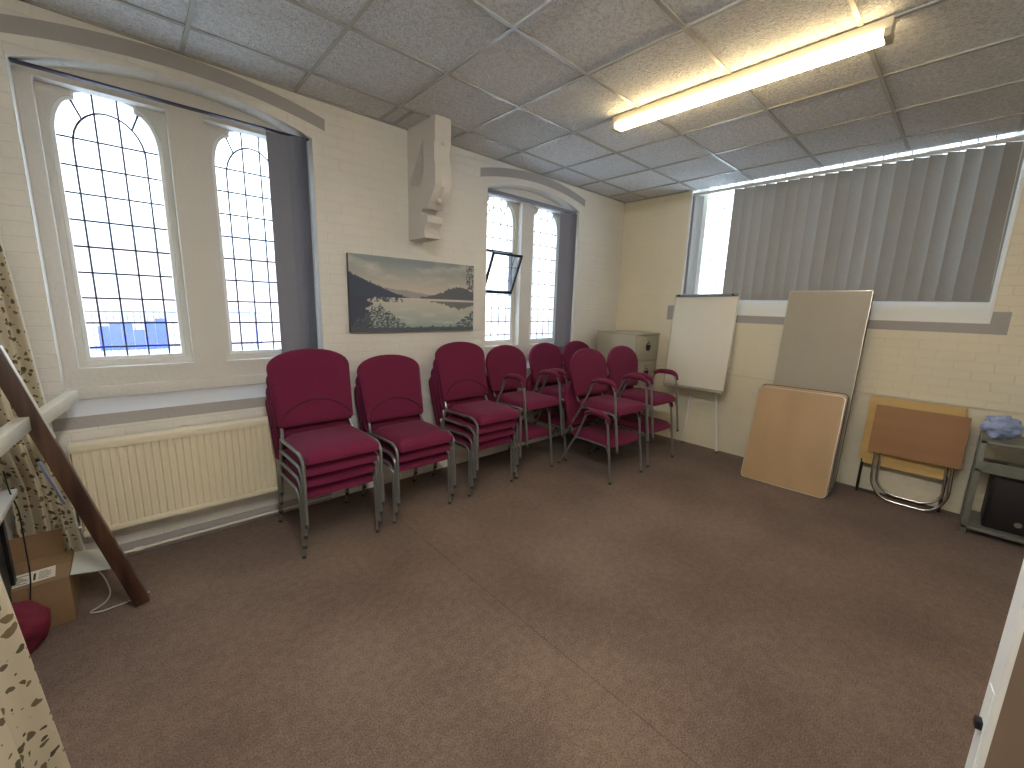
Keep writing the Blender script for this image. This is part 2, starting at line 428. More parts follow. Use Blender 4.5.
def leads(cx, poly, hw=.237, z0=1.203, arch=True, y=.25, skip=None, zt=2.75):
    bm = bmesh.new(); r = .0055
    def run(p, q):
        n = max(1, int(math.hypot(q[0] - p[0], q[1] - p[1]) / .02)); seg = []
        for i in range(n + 1):
            t = i / n; s = (p[0] + (q[0] - p[0]) * t, p[1] + (q[1] - p[1]) * t)
            if inside(s, poly) and not (skip and skip[0] < s[0] < skip[1] and skip[2] < s[1] < skip[3]): seg.append(s)
            else:
                if len(seg) > 1: tube(bm, [(seg[0][0], y, seg[0][1]), (seg[-1][0], y, seg[-1][1])], r, 5)
                seg = []
        if len(seg) > 1: tube(bm, [(seg[0][0], y, seg[0][1]), (seg[-1][0], y, seg[-1][1])], r, 5)
    bw = hw - .155
    xs = [cx - hw + bw, cx - hw + bw + .1033, cx - hw + bw + .2067, cx + hw - bw]
    for i, x in enumerate(xs):
        edge = i in (0, 3)
        run((x, z0), (x, 2.42 if (edge and arch) else zt))
    z = z0 + .075
    while z < (2.52 if arch else zt):
        lim = hw if (z < 2.5 or not arch) else .155
        run((cx - lim, z), (cx + lim, z)); z += .1475
    if arch:
        pr = None
        for i in range(17):
            a = PI * i / 16; q = (cx - .155 * math.cos(a), 2.42 + .20 * math.sin(a))
            if pr: tube(bm, [(pr[0], y, pr[1]), (q[0], y, q[1])], r, 5)
            pr = q
        for s in (-1, 1): run((cx + s * .105, 2.565), (cx + s * .15, 2.68))
    bmesh.ops.recalc_face_normals(bm, faces=bm.faces)
    return bm

def stone_window(n, w, hopper=False):
    cx = (w[0] + w[1]) / 2; cl, cr = cx - .362, cx + .362
    # back plate: tracery with the arched lights; front plate: square-headed frame and mullion
    outer = lambda z0: [(w[0] - .01, z0)] + seg_arch(w[0] - .01, w[1] + .01, ZS + .03, ZA + .02) + [(w[1] + .01, z0)]
    root = struct('window_%d' % n, plate(outer(.95), [light_outline(cl), light_outline(cr)], .09, lambda a, b, t: Vector((a, .31 - t, b))), M['stone'], smooth=25)
    sq = lambda c: [(c - .27, 1.165), (c - .27, 2.69), (c - .262, 2.70), (c + .262, 2.70), (c + .27, 2.69), (c + .27, 1.165)]
    obj('window_frame', plate(outer(.96), [sq(cl), sq(cr)], .075, lambda a, b, t: Vector((a, .22 - t, b))), M['stone'], root)
    bm = prism(bmesh.new(), [(.0005, .909), (.16, 1.0), (.30, 1.0), (.30, .86), (.0005, .86)], lambda a, b, t: Vector((t, a, b)), w[0] + .001, w[1] - .001)
    obj('window_sill', bm, M['sill'], root)
    obj('ledge', B(w[0] + .002, .125, .985, w[1] - .002, .215, 1.055, bev=.006), M['stone'], root)
    # thin white glazing frames lining each light
    for c in (cl, cr):
        a = light_outline(c, .2365); bI = light_outline(c, .218, 1.222)
        bI = [(x, z - .012 if z > 1.3 else z) for x, z in bI]
        obj('glazing_frame', plate(a, [bI], .05, lambda a, b, t: Vector((a, .285 - t, b))), M['whiteframe'], root)
        isop = hopper and c == cl
        hp = (c - .21, c + .21, 1.742, 2.172)
        holes = [[(hp[0], hp[2]), (hp[1], hp[2]), (hp[1], hp[3]), (hp[0], hp[3])]] if isop else []
        obj('glass', plate(light_outline(c, .23, 1.21), holes, .003, lambda a, b, t: Vector((a, .262 - t, b))), M['glass'], root)
        obj('leading', leads(c, light_outline(c, .23, 1.21), skip=hp if isop else None), M['lead'], root)
        if isop:
            f = plate([(hp[0] - .012, hp[2] - .012), (hp[1] + .012, hp[2] - .012), (hp[1] + .012, hp[3] + .012), (hp[0] - .012, hp[3] + .012)],
                      [[(hp[0] + .014, hp[2] + .014), (hp[1] - .014, hp[2] + .014), (hp[1] - .014, hp[3] - .014), (hp[0] + .014, hp[3] - .014)]], .04, lambda a, b, t: Vector((a, .27 - t, b)))
            cf = obj('casement_frame', f, M['darkmetal'], root)
            # hopper sash leaning into the room about its bottom edge
            wd, ht = hp[1] - hp[0] - .01, hp[3] - hp[2]
            s = plate([(-wd / 2, 0), (wd / 2, 0), (wd / 2, ht), (-wd / 2, ht)], [[(-wd / 2 + .022, .022), (wd / 2 - .022, .022), (wd / 2 - .022, ht - .022), (-wd / 2 + .022, ht - .022)]], .022, lambda a, b, t: Vector((a, -t, b)))
            R = Matrix.Translation((c, .232, hp[2] + .004)) @ Matrix.Rotation(math.radians(23), 4, 'X')
            so = obj('hopper_sash', xf(s, R), M['darkmetal'], root)
            g = plate([(-wd / 2 + .02, .02), (wd / 2 - .02, .02), (wd / 2 - .02, ht - .02), (-wd / 2 + .02, ht - .02)], [], .003, lambda a, b, t: Vector((a, -.01 - t, b)))
            obj('pane', xf(g, R), M['glass'], so)
            lb = bmesh.new()
            for k in range(1, 4): tube(lb, [(-wd / 2 + wd * k / 4, -.012, .02), (-wd / 2 + wd * k / 4, -.012, ht - .02)], .0035, 5)
            for k in range(1, 3): tube(lb, [(-wd / 2 + .02, -.012, ht * k / 3), (wd / 2 - .02, -.012, ht * k / 3)], .0035, 5)
            obj('leading', xf(lb, R), M['lead'], so)
            tip = R @ Vector((wd / 2, -.011, ht))
            for sx in (-1, 1):
                tp = Vector((c + sx * wd / 2, tip.y, tip.z))
                obj('stay', T([tp, (c + sx * (wd / 2 + .004), .245, hp[3] - .01)], .005, 6), M['darkmetal'], root)
    return root
stone_window(1, W1); stone_window(2, W2, hopper=True)

# ------------------------------------------------------------------ wide window in the end wall
wb = struct('window_3', plate([(WB[0], ZB + .02), (WB[1], ZB + .02), (WB[1], 3.1), (WB[0], 3.1)],
      [[(a, 1.80), (a + .385, 1.80), (a + .385, 3.04), (a, 3.04)] for a in [-1.375 - .485 * k for k in range(5)] if a > WB[0] + .03], .07, lambda a, b, t: Vector((.22 + t, a, b))), M['whiteframe'])
bm = prism(bmesh.new(), [(.0005, 1.570), (.0005, 1.577), (.13, 1.775), (.25, 1.80), (.25, 1.5), (0, 1.5)], lambda a, b, t: Vector((a, t, b)), WB[0] + .002, WB[1] - .002)
obj('window_sill', bm, M['whiteframe'], wb)
for y0, y1, xx in ((WB[1] - .02, WB[1] - .001, 0), (WB[0] + .001, WB[0] + .02, 0)):
    obj('window_reveal', B(0.001, y0, 1.60, .219, y1, 3.08), M['whiteframe'], wb)
for k in range(5):
    a = -1.375 - .485 * k
    if a < WB[0] + .03: continue
    obj('glass', B(.250, a - .004, 1.79, .253, a + .389, 3.05), M['glass'], wb)
    lb = bmesh.new()
    for q in range(1, 4): tube(lb, [(.245, a + .385 * q / 4, 1.80), (.245, a + .385 * q / 4, 3.04)], .0045, 5)
    for q in range(1, 9): tube(lb, [(.245, a, 1.80 + .14 * q), (.245, a + .385, 1.80 + .14 * q)], .0045, 5)
    obj('leading', lb, M['lead'], wb)

# ------------------------------------------------------------------ vertical blinds
def vane_bm(w, h, curve=.008):
    bm = bmesh.new(); n = 6; r0 = []; r1 = []
    for i in range(n + 1):
        a = -w / 2 + w * i / n; c = curve * (1 - (2 * i / n - 1) ** 2)
        r0.append((bm.verts.new((a, c, 0)), bm.verts.new((a, c + .0012, 0)))); r1.append((bm.verts.new((a, c, -h)), bm.verts.new((a, c + .0012, -h))))
    for i in range(n):
        bm.faces.new((r0[i][0], r0[i + 1][0], r1[i + 1][0], r1[i][0])); bm.faces.new((r0[i][1], r1[i][1], r1[i + 1][1], r0[i + 1][1]))
        bm.faces.new((r0[i][0], r0[i][1], r0[i + 1][1], r0[i + 1][0])); bm.faces.new((r1[i][0], r1[i + 1][0], r1[i + 1][1], r1[i][1]))
    for i in (0, n): bm.faces.new((r0[i][0], r1[i][0], r1[i][1], r0[i][1]))
    bmesh.ops.recalc_face_normals(bm, faces=bm.faces); return bm

def blind(name, loc, rz, length, vanes, h, m, label, railmat, rh=.030):
    """local x runs along the rail; vanes = list of (x, angle)"""
    root = empty(name, loc, rz); tag(root, label, 'blind')
    obj('headrail', B(-.005, -.020, .030 - rh, length, .020, .030, bev=.003), railmat, root)
    v0 = None
    for x, a in vanes:
        if v0 is None: v0 = obj('vane', vane_bm(.127, h), m, root, smooth=60); v = v0
        else: v = v0.copy(); COL.objects.link(v); v.parent = root
        v.location = (x, 0, .026 - rh); v.rotation_euler = (0, 0, a)
    # bottom weights chain and pull cord
    x_last = max(x for x, a in vanes)
    obj('control_cord', T([(x_last + .035, -.03, 0), (x_last + .037, -.03, -h * .55), (x_last + .045, -.03, -h * .9), (x_last + .040, -.034, -h * .55), (x_last + .038, -.034, 0)], .0018, 5), M['rail'], root)
    return root
rd = math.radians
blind('vertical_blind', (W1[0] + .01, .055, 2.688), 0, 1.37,
      [(1.168, rd(-8)), (1.215, rd(-38)), (1.236, rd(-48)), (1.255, rd(-55)), (1.273, rd(-60)), (1.289, rd(-64)), (1.305, rd(-68)), (1.318, rd(-72))], 1.53, M['vane2'],
      'grey vertical blind drawn to the right side of the tall window beside the radiator', M['lead'], .010)
blind('vertical_blind', (W2[0] + .01, .055, 2.688), 0, 1.37,
      [(1.20, rd(-30)), (1.225, rd(-45)), (1.245, rd(-55)), (1.263, rd(-60)), (1.28, rd(-64)), (1.297, rd(-68)), (1.312, rd(-72))], 1.56, M['vane2'],
      'grey vertical blind drawn to the right side of the window behind the armchairs', M['vane2'], .030)
vl = [(.05, rd(62)), (.075, rd(66))]
x = .52
random.seed(3)
while x < 2.46:
    vl.append((x, rd(random.uniform(26, 33)))); x += .101
blind('vertical_blind', (.055, WB[1] - .012, 2.925), -PI / 2, 2.50, vl, 1.178, M['vane'],
      'wide grey vertical blind closed across the long window in the end wall', M['rail'])

# ------------------------------------------------------------------ corbel
prof = [(0, 2.975), (-.42, 2.975), (-.42, 2.80), (-.405, 2.78), (-.405, 2.66), (-.42, 2.64), (-.42, 2.485), (-.30, 2.335), (-.22, 2.345), (-.20, 2.315), (-.225, 2.29), (-.27, 2.30), (-.305, 2.285), (-.30, 2.235), (-.26, 2.20), (-.25, 2.16), (-.265, 2.12), (0, 2.12)]
hole = [(-.03, 2.545), (-.25, 2.865), (-.25, 2.50)]
rc = None
mC = lambda x0: (lambda a, b, t: Vector((x0 + t, a, b)))
rc = struct('trim_10', plate(prof, [hole], .03, mC(-3.105)), M['corbel'])
obj('side_panel', plate(prof, [hole], .055, mC(-3.16)), M['corbel'], rc); obj('side_panel', plate(prof, [], .055, mC(-3.075)), M['corbel'], rc)
b_ = bmesh.new(); bmesh.ops.create_uvsphere(b_, u_segments=12, v_segments=8, radius=.022)
obj('boss', xf(b_, Matrix.Translation((-3.09, -.355, 2.39))), M['corbel'], rc)

# ------------------------------------------------------------------ canvas picture (generic lake at dusk, own design)
def painting(u, v):
    n = lambda a, b, s, o=0: noise.fractal(Vector((a * s + o, b * s * .5 + o, o)), 1, 2, 4)
    sky = [(.0, (.30, .33, .34)), (.35, (.50, .50, .45)), (.6, (.62, .60, .52))]
    hz = .47
    def L(a, b, t): return tuple(a[i] + (b[i] - a[i]) * t for i in range(3))
    if v > hz:
        t = (v - hz) / (1 - hz)
        c = L((.66, .58, .47), (.26, .31, .33), min(1, t * 1.1)); c = L(c, (.66, .64, .58), max(0, n(u, v * 3, 4, 3)) * .8)
        hill = hz + .07 + .05 * math.sin(u * 5 + .5) + .012 * n(u, 0, 14)
        if v < hill: c = (.37, .34, .35)
        tr = hz + .02 + .17 * math.exp(-((u - .86) / .18) ** 2) + .03 * n(u, 0, 40, 2) if u > .52 else 0
        if v < tr: c = (.13, .14, .16)
        tl = hz + max(0, .36 * (1 - u / .42)) ** 1.2 + .05 * abs(n(u, 0, 60, 5)) if u < .43 else 0
        if v < tl: c = (.06, .08, .12)
        if u > .93 and v > .6 and n(u * 3, v * 3, 20, 9) > .0: c = (.12, .13, .15)
    else:
        t = v / hz
        c = L((.28, .38, .38), (.60, .56, .48), t); c = L(c, (.55, .58, .52), max(0, n(u, v * 6, 6, 1)))
        if v > hz - .015 and .3 < u < .88: c = (.72, .66, .58)
        if v > hz - .15 * max(0, 1 - abs(u - .86) / .32) + .03 * n(u, 0, 30) and v < hz - .03: c = (.17, .18, .18)
        if u < .38 and v > hz - .06 and n(u, v, 50) > -.1: c = (.09, .11, .14)
        if u < .13 + .05 * n(0, v, 30, 3) + .25 * max(0, v - hz + .09): c = (.06, .07, .11)
        fg = .06 + .32 * max(0, 1 - abs(u - .2) / .22) + .25 * max(0, (u - .8) / .2)
        if v < fg + .05 * n(u, 0, 30, 7) and n(u * 2, v * 4, 26, 4) > -.12: c = (.10, .12, .14)
        if v < .05: c = (.09, .11, .13)
    return c
pw, ph, nx, nz_ = 1.20, .605, 200, 100
bm = bmesh.new(); cl_ = bm.loops.layers.float_color.new('Col')
gv = [[bm.verts.new((pw * i / nx, -.0, ph * j / nz_)) for i in range(nx + 1)] for j in range(nz_ + 1)]
for j in range(nz_):
    for i in range(nx):
        f = bm.faces.new((gv[j][i], gv[j][i + 1], gv[j + 1][i + 1], gv[j + 1][i]))
        for l in f.loops: l[cl_] = painting(l.vert.co.x / pw, l.vert.co.z / ph) + (1,)
pic = empty('picture', (-3.697, -.036, 1.359)); tag(pic, 'wide unframed canvas picture of a misty lake with dark trees on the brick wall', 'picture')
m, nt, b = newmat('canvas_print'); vc = N(nt, 'ShaderNodeVertexColor'); vc.layer_name = 'Col'
nt.links.new(vc.outputs[0], b.inputs['Base Color']); b.inputs['Roughness'].default_value = .6
obj('canvas', bm, m, pic, smooth=None)
obj('stretcher', B(0.0005, .0006, .0005, pw - .0005, .034, ph - .0005), M['edge'], pic)

# ------------------------------------------------------------------ radiator
rad = empty('radiator', (-5.295, -.12, .235)); tag(rad, 'long cream ribbed panel radiator below the large window', 'radiator')
RL, RH = 1.01, .535
bm = bmesh.new(); n = int(RL / .0365); prevs = None; prof2 = []
for i in range(n):
    x0 = .01 + (RL - .02) * i / n; d = (RL - .02) / n
    prof2 += [(x0, 0), (x0 + d * .62, 0), (x0 + d * .74, .010), (x0 + d * .88, .010)]
prof2.append((RL - .01, 0))
lo = [bm.verts.new((a, b2, .035)) for a, b2 in prof2]; hi = [bm.verts.new((a, b2, RH - .035)) for a, b2 in prof2]
for i in range(len(lo) - 1): bm.faces.new((lo[i], lo[i + 1], hi[i + 1], hi[i]))
box(bm, 0, -.004, 0, RL, .012, .036, bev=.004); box(bm, 0, -.004, RH - .036, RL, .012, RH, bev=.004)
box(bm, .004, .0125, 0.01, RL - .004, .016, RH - .01)
obj('front_panel', bm, M['rad'], rad)
obj('back_panel', B(.01, .085, .02, RL - .01, .097, RH - .01, bev=.004), M['rad'], rad)
bm = bmesh.new(); box(bm, 0, -.003, RH, RL, .100, RH + .006, bev=.002)
for i in range(30): box(bm, .03 + i * .037, .012, RH + .0055, .05 + i * .037, .085, RH + .008)
obj('top_grille', bm, M['rad'], rad)
for s in (-.004, RL): obj('end_panel', B(s, 0, .01, s + .004, .097, RH), M['rad'], rad)
for xx in (.50, .93): obj('bracket', B(xx, .095, RH - .05, xx + .03, .119, RH + .012), M['rad'], rad)
obj('valve', T([(-.03, .05, .05), (.0, .05, .05)], .012, 8), M['chrome'], rad)
pp = obj('heating_pipe', T([(-5.40, -.045, .045), (-5.085, -.045, .045), (-3.6, -.045, .045), (-3.6, -.02, .045)], .0085, 8, fil=.02), M['trim'])
tag(pp, 'thin cream heating pipe running along the skirting under the radiator', 'pipe')
pp2 = obj('elbow_joint', T([(-5.10, -.045, .045), (-5.06, -.045, .045)], .014, 8), M['trim'], pp)

# ------------------------------------------------------------------ fluorescent batten
lamp = empty('ceiling_light', (-2.2, -1.33, H - .009)); tag(lamp, 'long fluorescent batten lamp glowing on the tiled ceiling', 'ceiling light')
LL = 1.53
obj('housing', B(-.034, -LL, -.045, .034, 0, 0, bev=.006), mat('lamp_housing', srgb(214, 204, 176), .4), lamp)
obj('diffuser', B(-.046, -LL + .03, -.085, .046, -.03, -.046, bev=.012, seg=3), M['fluo'], lamp)
for y0 in (-LL, -.029): obj('end_cap', B(-.050, y0, -.088, .050, y0 + .029, -.05, bev=.005), mat('lamp_end', srgb(190, 180, 156), .4), lamp)
# added fill light, unseen above the camera; a copy of the batten's parts
fill_light = copy_tree(lamp); fill_light['label'] = 'added unseen fill light on the ceiling nearer the curtain side of the room'
fill_light.location = (-4.6, -2.15, H - .009)
for ch in fill_light.children:
    if ch.name.startswith('diffuser'):
        ch.data = ch.data.copy(); ch.data.materials[0] = M['fill_glow']; ch.scale = (.8, 1, 1)
    if ch.name.startswith('housing'): ch.scale = (1.8, 1, 1)

# ------------------------------------------------------------------ chairs
def rounded_pad(w, d, t, z, yc, front_drop=.0, rr=.05, m=6):
    """seat cushion: rounded rectangle with a soft top; waterfall front at -y"""
    bm = bmesh.new(); nx, ny = 12, 12; top = {}; bot = {}
    for i in range(nx + 1):
        for j in range(ny + 1):
            u = -1 + 2 * i / nx; v = -1 + 2 * j / ny
            # superellipse-ish corners
            x = u * w / 2; y = v * d / 2
            k = max(0, abs(u) - .8) / .2; q = max(0, abs(v) - .8) / .2
            s = 1 - .035 * (k * q)
            x *= s; y *= s
            e = max(abs(u), abs(v))
            fall = (max(0, e - .72) / .28) ** 2.2
            zt = z + t - t * .36 * fall + .006 * (1 - u * u)
            if v < -.3: zt -= front_drop * ((-v - .3) / .7) ** 2.2
            zb = z + t * .12 * fall
            if v < -.3: zb -= front_drop * .55 * ((-v - .3) / .7) ** 2
            top[i, j] = bm.verts.new((x, yc + y, zt)); bot[i, j] = bm.verts.new((x, yc + y, zb))
    for i in range(nx):
        for j in range(ny):
            bm.faces.new((top[i, j], top[i + 1, j], top[i + 1, j + 1], top[i, j + 1]))
            bm.faces.new((bot[i, j], bot[i, j + 1], bot[i + 1, j + 1], bot[i + 1, j]))
    for i in range(nx):
        bm.faces.new((top[i, 0], bot[i, 0], bot[i + 1, 0], top[i + 1, 0])); bm.faces.new((top[i + 1, ny], bot[i + 1, ny], bot[i, ny], top[i, ny]))
    for j in range(ny):
        bm.faces.new((top[0, j + 1], bot[0, j + 1], bot[0, j], top[0, j])); bm.faces.new((top[nx, j], bot[nx, j], bot[nx, j + 1], top[nx, j + 1]))
    bmesh.ops.recalc_face_normals(bm, faces=bm.faces)
    return bm

def back_outline(wb_, wt, h, dome, n=14, p=2.0, low=0):
    """half widths: bottom wb_, shoulder wt; straight sides then a dome of height dome"""
    pts = [(-wb_ + .02, 0), (-wb_, .02)]
    for i in range(n + 1):
        a = PI * i / n; c = math.cos(a); s = math.sin(a)
        pts.append((-wt * (abs(c) ** (2 / p)) * (1 if c > 0 else -1), h - dome + dome * (abs(s) ** (2 / p))))
    pts += [(wb_, .02), (wb_ - .02, 0)]
    return pts

def cushion(outline, t, bulge, curve):
    """padded panel from an outline (x,z), front at -y; curved in plan"""
    cx = sum(p[0] for p in outline) / len(outline); cz = sum(p[1] for p in outline) / len(outline)
    bm = bmesh.new(); rings = []
    fr = [(1.0, .0), (.985, -.35), (.95, -.72), (.86, -.93), (.6, -1.05), (.3, -1.1)]
    def yy(x): return -curve * (1 - (x / .26) ** 2) * -1
    back = [bm.verts.new((x, t * .5 + yy(x), z)) for x, z in outline]
    rings.append([bm.verts.new((x, t * .5 * .4 + yy(x), z)) for x, z in outline])
    for s, d in fr:
        ring = []
        for x, z in outline:
            X = cx + (x - cx) * s; Z = cz + (z - cz) * s
            ring.append(bm.verts.new((X, t * .5 * (d if d else 0) + yy(X) - bulge * (1 - s), Z)))
        rings.append(ring)
    n = len(outline)
    allr = [back] + rings
    for a, b2 in zip(allr, allr[1:]):
        for k in range(n): bm.faces.new((a[k], a[(k + 1) % n], b2[(k + 1) % n], b2[k]))
    c = bm.verts.new((cx, -t * .56 + yy(cx) - bulge, cz)); last = rings[-1]
    for k in range(n): bm.faces.new((last[k], last[(k + 1) % n], c))
    cb = bm.verts.new((cx, t * .5 + yy(cx), cz))
    for k in range(n): bm.faces.new((back[(k + 1) % n], back[k], cb))
    bmesh.ops.recalc_face_normals(bm, faces=bm.faces)
    return bm

def make_side_chair():
    root = empty('stacking_chair'); r = .0105
    obj('seat', rounded_pad(.456, .47, .080, .392, -.055, .014), M['maroon'], root, smooth=60)
    obj('seat_pan', B(-.205, -.235, .386, .205, .155, .402, bev=.004), M['shell'], root)
    Rb = Matrix.Translation((0, .208, .50)) @ Matrix.Rotation(rd(-14), 4, 'X')
    ol = back_outline(.252, .270, .528, .13, 16, 2.1)
    bk = obj('backrest', xf(cushion(ol, .036, .006, .016), Rb), M['maroon'], root, smooth=55)
    # crescent seam of the lumbar panel
    pts = []
    for i in range(17):
        u = -1 + i / 8; x_ = u * .232; z_ = .045 + .125 * (1 - u * u) ** .8
        y_ = .016 * (1 - (x_ / .26) ** 2) - .026
        pts.append((x_, y_, z_))
    obj('piping', xf(T(pts, .0045, 6), Rb), M['piping'], bk)
    for s in (-1, 1):
        x0 = .2385 * s
        lg = obj('leg', T([(x0 + .004 * s, -.275, .012), (x0, -.262, .40), (x0, -.20, .438), (x0, .02, .43)], r, 8, fil=.05), M['frame'], root)
        obj('rubber_foot', T([(x0 + .004 * s, -.2755, 0), (x0 + .004 * s, -.275, .020)], .0125, 8), M['rubber'], lg)
        lg = obj('leg', T([(x0, .295, .012), (x0, .205, .425)], r, 8), M['frame'], root)
        obj('rubber_foot', T([(x0, .298, 0), (x0, .2915, .020)], .0125, 8), M['rubber'], lg)
        obj('back_frame', T([(x0, .02, .43), (x0, .185, .424), (x0 * .96, .212, .47), (x0 * .93, .262, .60), (x0 * .90, .315, .80)], r, 8, fil=.03), M['frame'], root)
    obj('stretcher', T([(-.2385, .205, .418), (.2385, .205, .418)], .008, 8), M['frame'], root)
    obj('stretcher', T([(-.2385, -.16, .428), (-.19, -.16, .39), (.19, -.16, .39), (.2385, -.16, .428)], .008, 8, fil=.02), M['frame'], root)
    return root

def link_bracket(root):
    """slotted grey linking bracket on the right of a bottom chair"""
    bm = plate([(.25, -.10), (.31, -.10), (.31, .04), (.25, .04)], [[(.262, -.09 + .033 * k), (.300, -.09 + .033 * k), (.300, -.073 + .033 * k), (.262, -.073 + .033 * k)] for k in range(4)], .01, lambda a, b, t: Vector((a, b, .372 + t)))
    obj('linking_bracket', bm, M['frame'], root)

def make_arm_chair():
    root = empty('armchair'); r = .0115
    obj('seat', rounded_pad(.46, .50, .078, .335, -.018, .012), M['maroon'], root, smooth=60)
    obj('seat_pan', B(-.20, -.21, .322, .20, .17, .338, bev=.004), M['shell'], root)
    Rb = Matrix.Translation((0, .235, .432)) @ Matrix.Rotation(rd(-12), 4, 'X')
    ol = back_outline(.245, .280, .474, .20, 18, 2.1)
    obj('backrest', xf(cushion(ol, .036, .008, .016), Rb), M['maroon'], root, smooth=55)
    for s in (-1, 1):
        x0 = .248 * s
        lg = obj('leg', T([(x0, -.30, .012), (x0, -.225, .56), (x0, -.19, .620), (x0, -.08, .622)], r, 8, fil=.06), M['frame'], root)
        obj('rubber_foot', T([(x0, -.3015, 0), (x0, -.298, .020)], .0135, 8), M['rubber'], lg)
        lg = obj('leg', T([(x0, .355, .012), (x0, .12, .40), (x0, .03, .605), (x0, -.04, .622), (x0, -.08, .622)], r, 8, fil=.05), M['frame'], root)
        obj('rubber_foot', T([(x0, .3625, 0), (x0, .3505, .020)], .0135, 8), M['rubber'], lg)
        # padded arm following the top of the frame
        path = fillet([(x0, .045, .608), (x0, -.02, .636), (x0, -.16, .640), (x0, -.225, .613), (x0, -.238, .56)], .05, 4)
        n = len(path); rr = [.013 + .014 * math.sin(PI * min(1, .12 + i / (n - 1) * .95)) for i in range(n)]
        bm = T(path, rr, 10); obj('armrest', bm, M['maroon'], root, smooth=60)
        obj('seat_rail', T([(x0, -.258, .28), (x0, -.232, .345), (x0, .11, .345), (x0, .16, .33)], .009, 8, fil=.03), M['frame'], root)
        obj('back_frame', T([(x0 * .80, .06, .332), (x0 * .80, .215, .338), (x0 * .80, .268, .42), (x0 * .80, .332, .72)], .0095, 8, fil=.03), M['frame'], root)
    obj('stretcher', T([(-.248, .135, .336), (.248, .135, .336)], .008, 8), M['frame'], root)
    obj('stretcher', T([(-.248, -.19, .344), (-.2, -.19, .328), (.2, -.19, .328), (.248, -.19, .344)], .008, 8, fil=.015), M['frame'], root)
    return root

side0 = make_side_chair(); arm0 = make_arm_chair(); used = {'s': False, 'a': False}
def place(kind, x_, y_, z_, rz, label, group):
    src = side0 if kind == 's' else arm0
    if not used[kind]: used[kind] = True; o = src
    else: o = copy_tree(src)
    o.location = (x_, y_, z_); o.rotation_euler = (0, 0, rz)
    tag(o, label, 'chair', group); return o
def stack(kind, n, x_, y_, rz, labels, group, dy, dz, dx=0):
    for k in range(n):
        d = Vector((0, -dy * k, 0)); d.rotate(Matrix.Rotation(rz, 3, 'Z'))
        o = place(kind, x_ + d.x + dx * k, y_ + d.y, dz * k, rz, labels[k], group)
    return o
DY, DZ = .036, .085
g1 = 'armless maroon chairs in three stacks along the wall'
g2 = 'maroon armchairs stacked in pairs'
def names4(where): return ['armless chair at the bottom of the stack ' + where, 'armless chair second from the bottom, stack ' + where,
                           'armless chair third from the bottom, stack ' + where, 'maroon armless chair on top, stack ' + where]
stack('s', 4, -4.074, -.442, rd(0), names4('next to the radiator'), g1, DY, DZ)
l3 = names4('of three below the lake picture'); l3[2] = l3[3]; 
stack('s', 3, -3.441, -.405, rd(0), l3[:3], g1, DY, DZ)
stack('s', 4, -2.752, -.395, rd(0), names4('touching the armchairs'), g1, DY, DZ)
for c_ in [o for o in bpy.data.objects if o.name.startswith('stacking_chair') and o.location.z < .01]: link_bracket(c_)
ADY, ADZ = .028, .305
def names2(w): return ['lower maroon armchair, ' + w, 'upper maroon armchair, ' + w]
stack('a', 2, -2.184, -.355, rd(0), names2('beside the rightmost stack of armless chairs'), g2, ADY, ADZ, .10)
stack('a', 2, -1.45, -.335, rd(0), names2('in the back row directly in front of the right-hand window blind'), g2, ADY, ADZ)
stack('a', 2, -.87, -.33, rd(0), names2('in the back row nearest the filing cabinet, mostly hidden'), g2, ADY, ADZ)
stack('a', 2, -1.570, -1.00, rd(-3), names2('front pair at the left, nearest the middle of the floor'), g2, ADY, ADZ, .035)
stack('a', 2, -.892, -.99, rd(-2), names2('front pair at the right, nearest the flipchart'), g2, ADY, ADZ)

# ------------------------------------------------------------------ filing cabinet
cab = empty('filing_cabinet', (-.33, -.41, 0)); tag(cab, 'olive grey metal filing cabinet in the corner behind the armchairs', 'filing cabinet')
CW, CD, CH = .25, .29, 1.325
obj('body', B(-CW, -CD + .02, 0, CW, CD, CH, bev=.006), M['cabinet'], cab)
obj('top_panel', B(-CW - .003, -CD - .003, CH - .022, CW + .003, CD + .003, CH + .004, bev=.004), M['cabinet'], cab)
for k in range(4):
    z0 = .04 + k * .316
    d = obj('drawer', B(-CW + .012, -CD, z0, CW - .012, -CD + .022, z0 + .308, bev=.004), M['cabinet'], cab)
    bm = bmesh.new(); bmesh.ops.create_cone(bm, cap_ends=True, segments=24, radius1=.052, radius2=.052, depth=.006)
    xf(bm, Matrix.Translation((0, -CD - .002, z0 + .175)) @ Matrix.Rotation(PI / 2, 4, 'X')); obj('handle_recess', bm, M['black'], d)
    ol = [(.043 * math.cos(PI * i / 12), .175 + z0 + .026 + .012 * math.sin(PI * i / 12)) for i in range(13)]
    obj('handle', prism(bmesh.new(), ol, lambda a, b, t: Vector((a, t, b)), -CD - .014, -CD - .005), M['aledge'], d)
    obj('label_holder', B(-.035, -CD - .003, z0 + .25, .035, -CD, z0 + .282, bev=.001), M['aledge'], d)

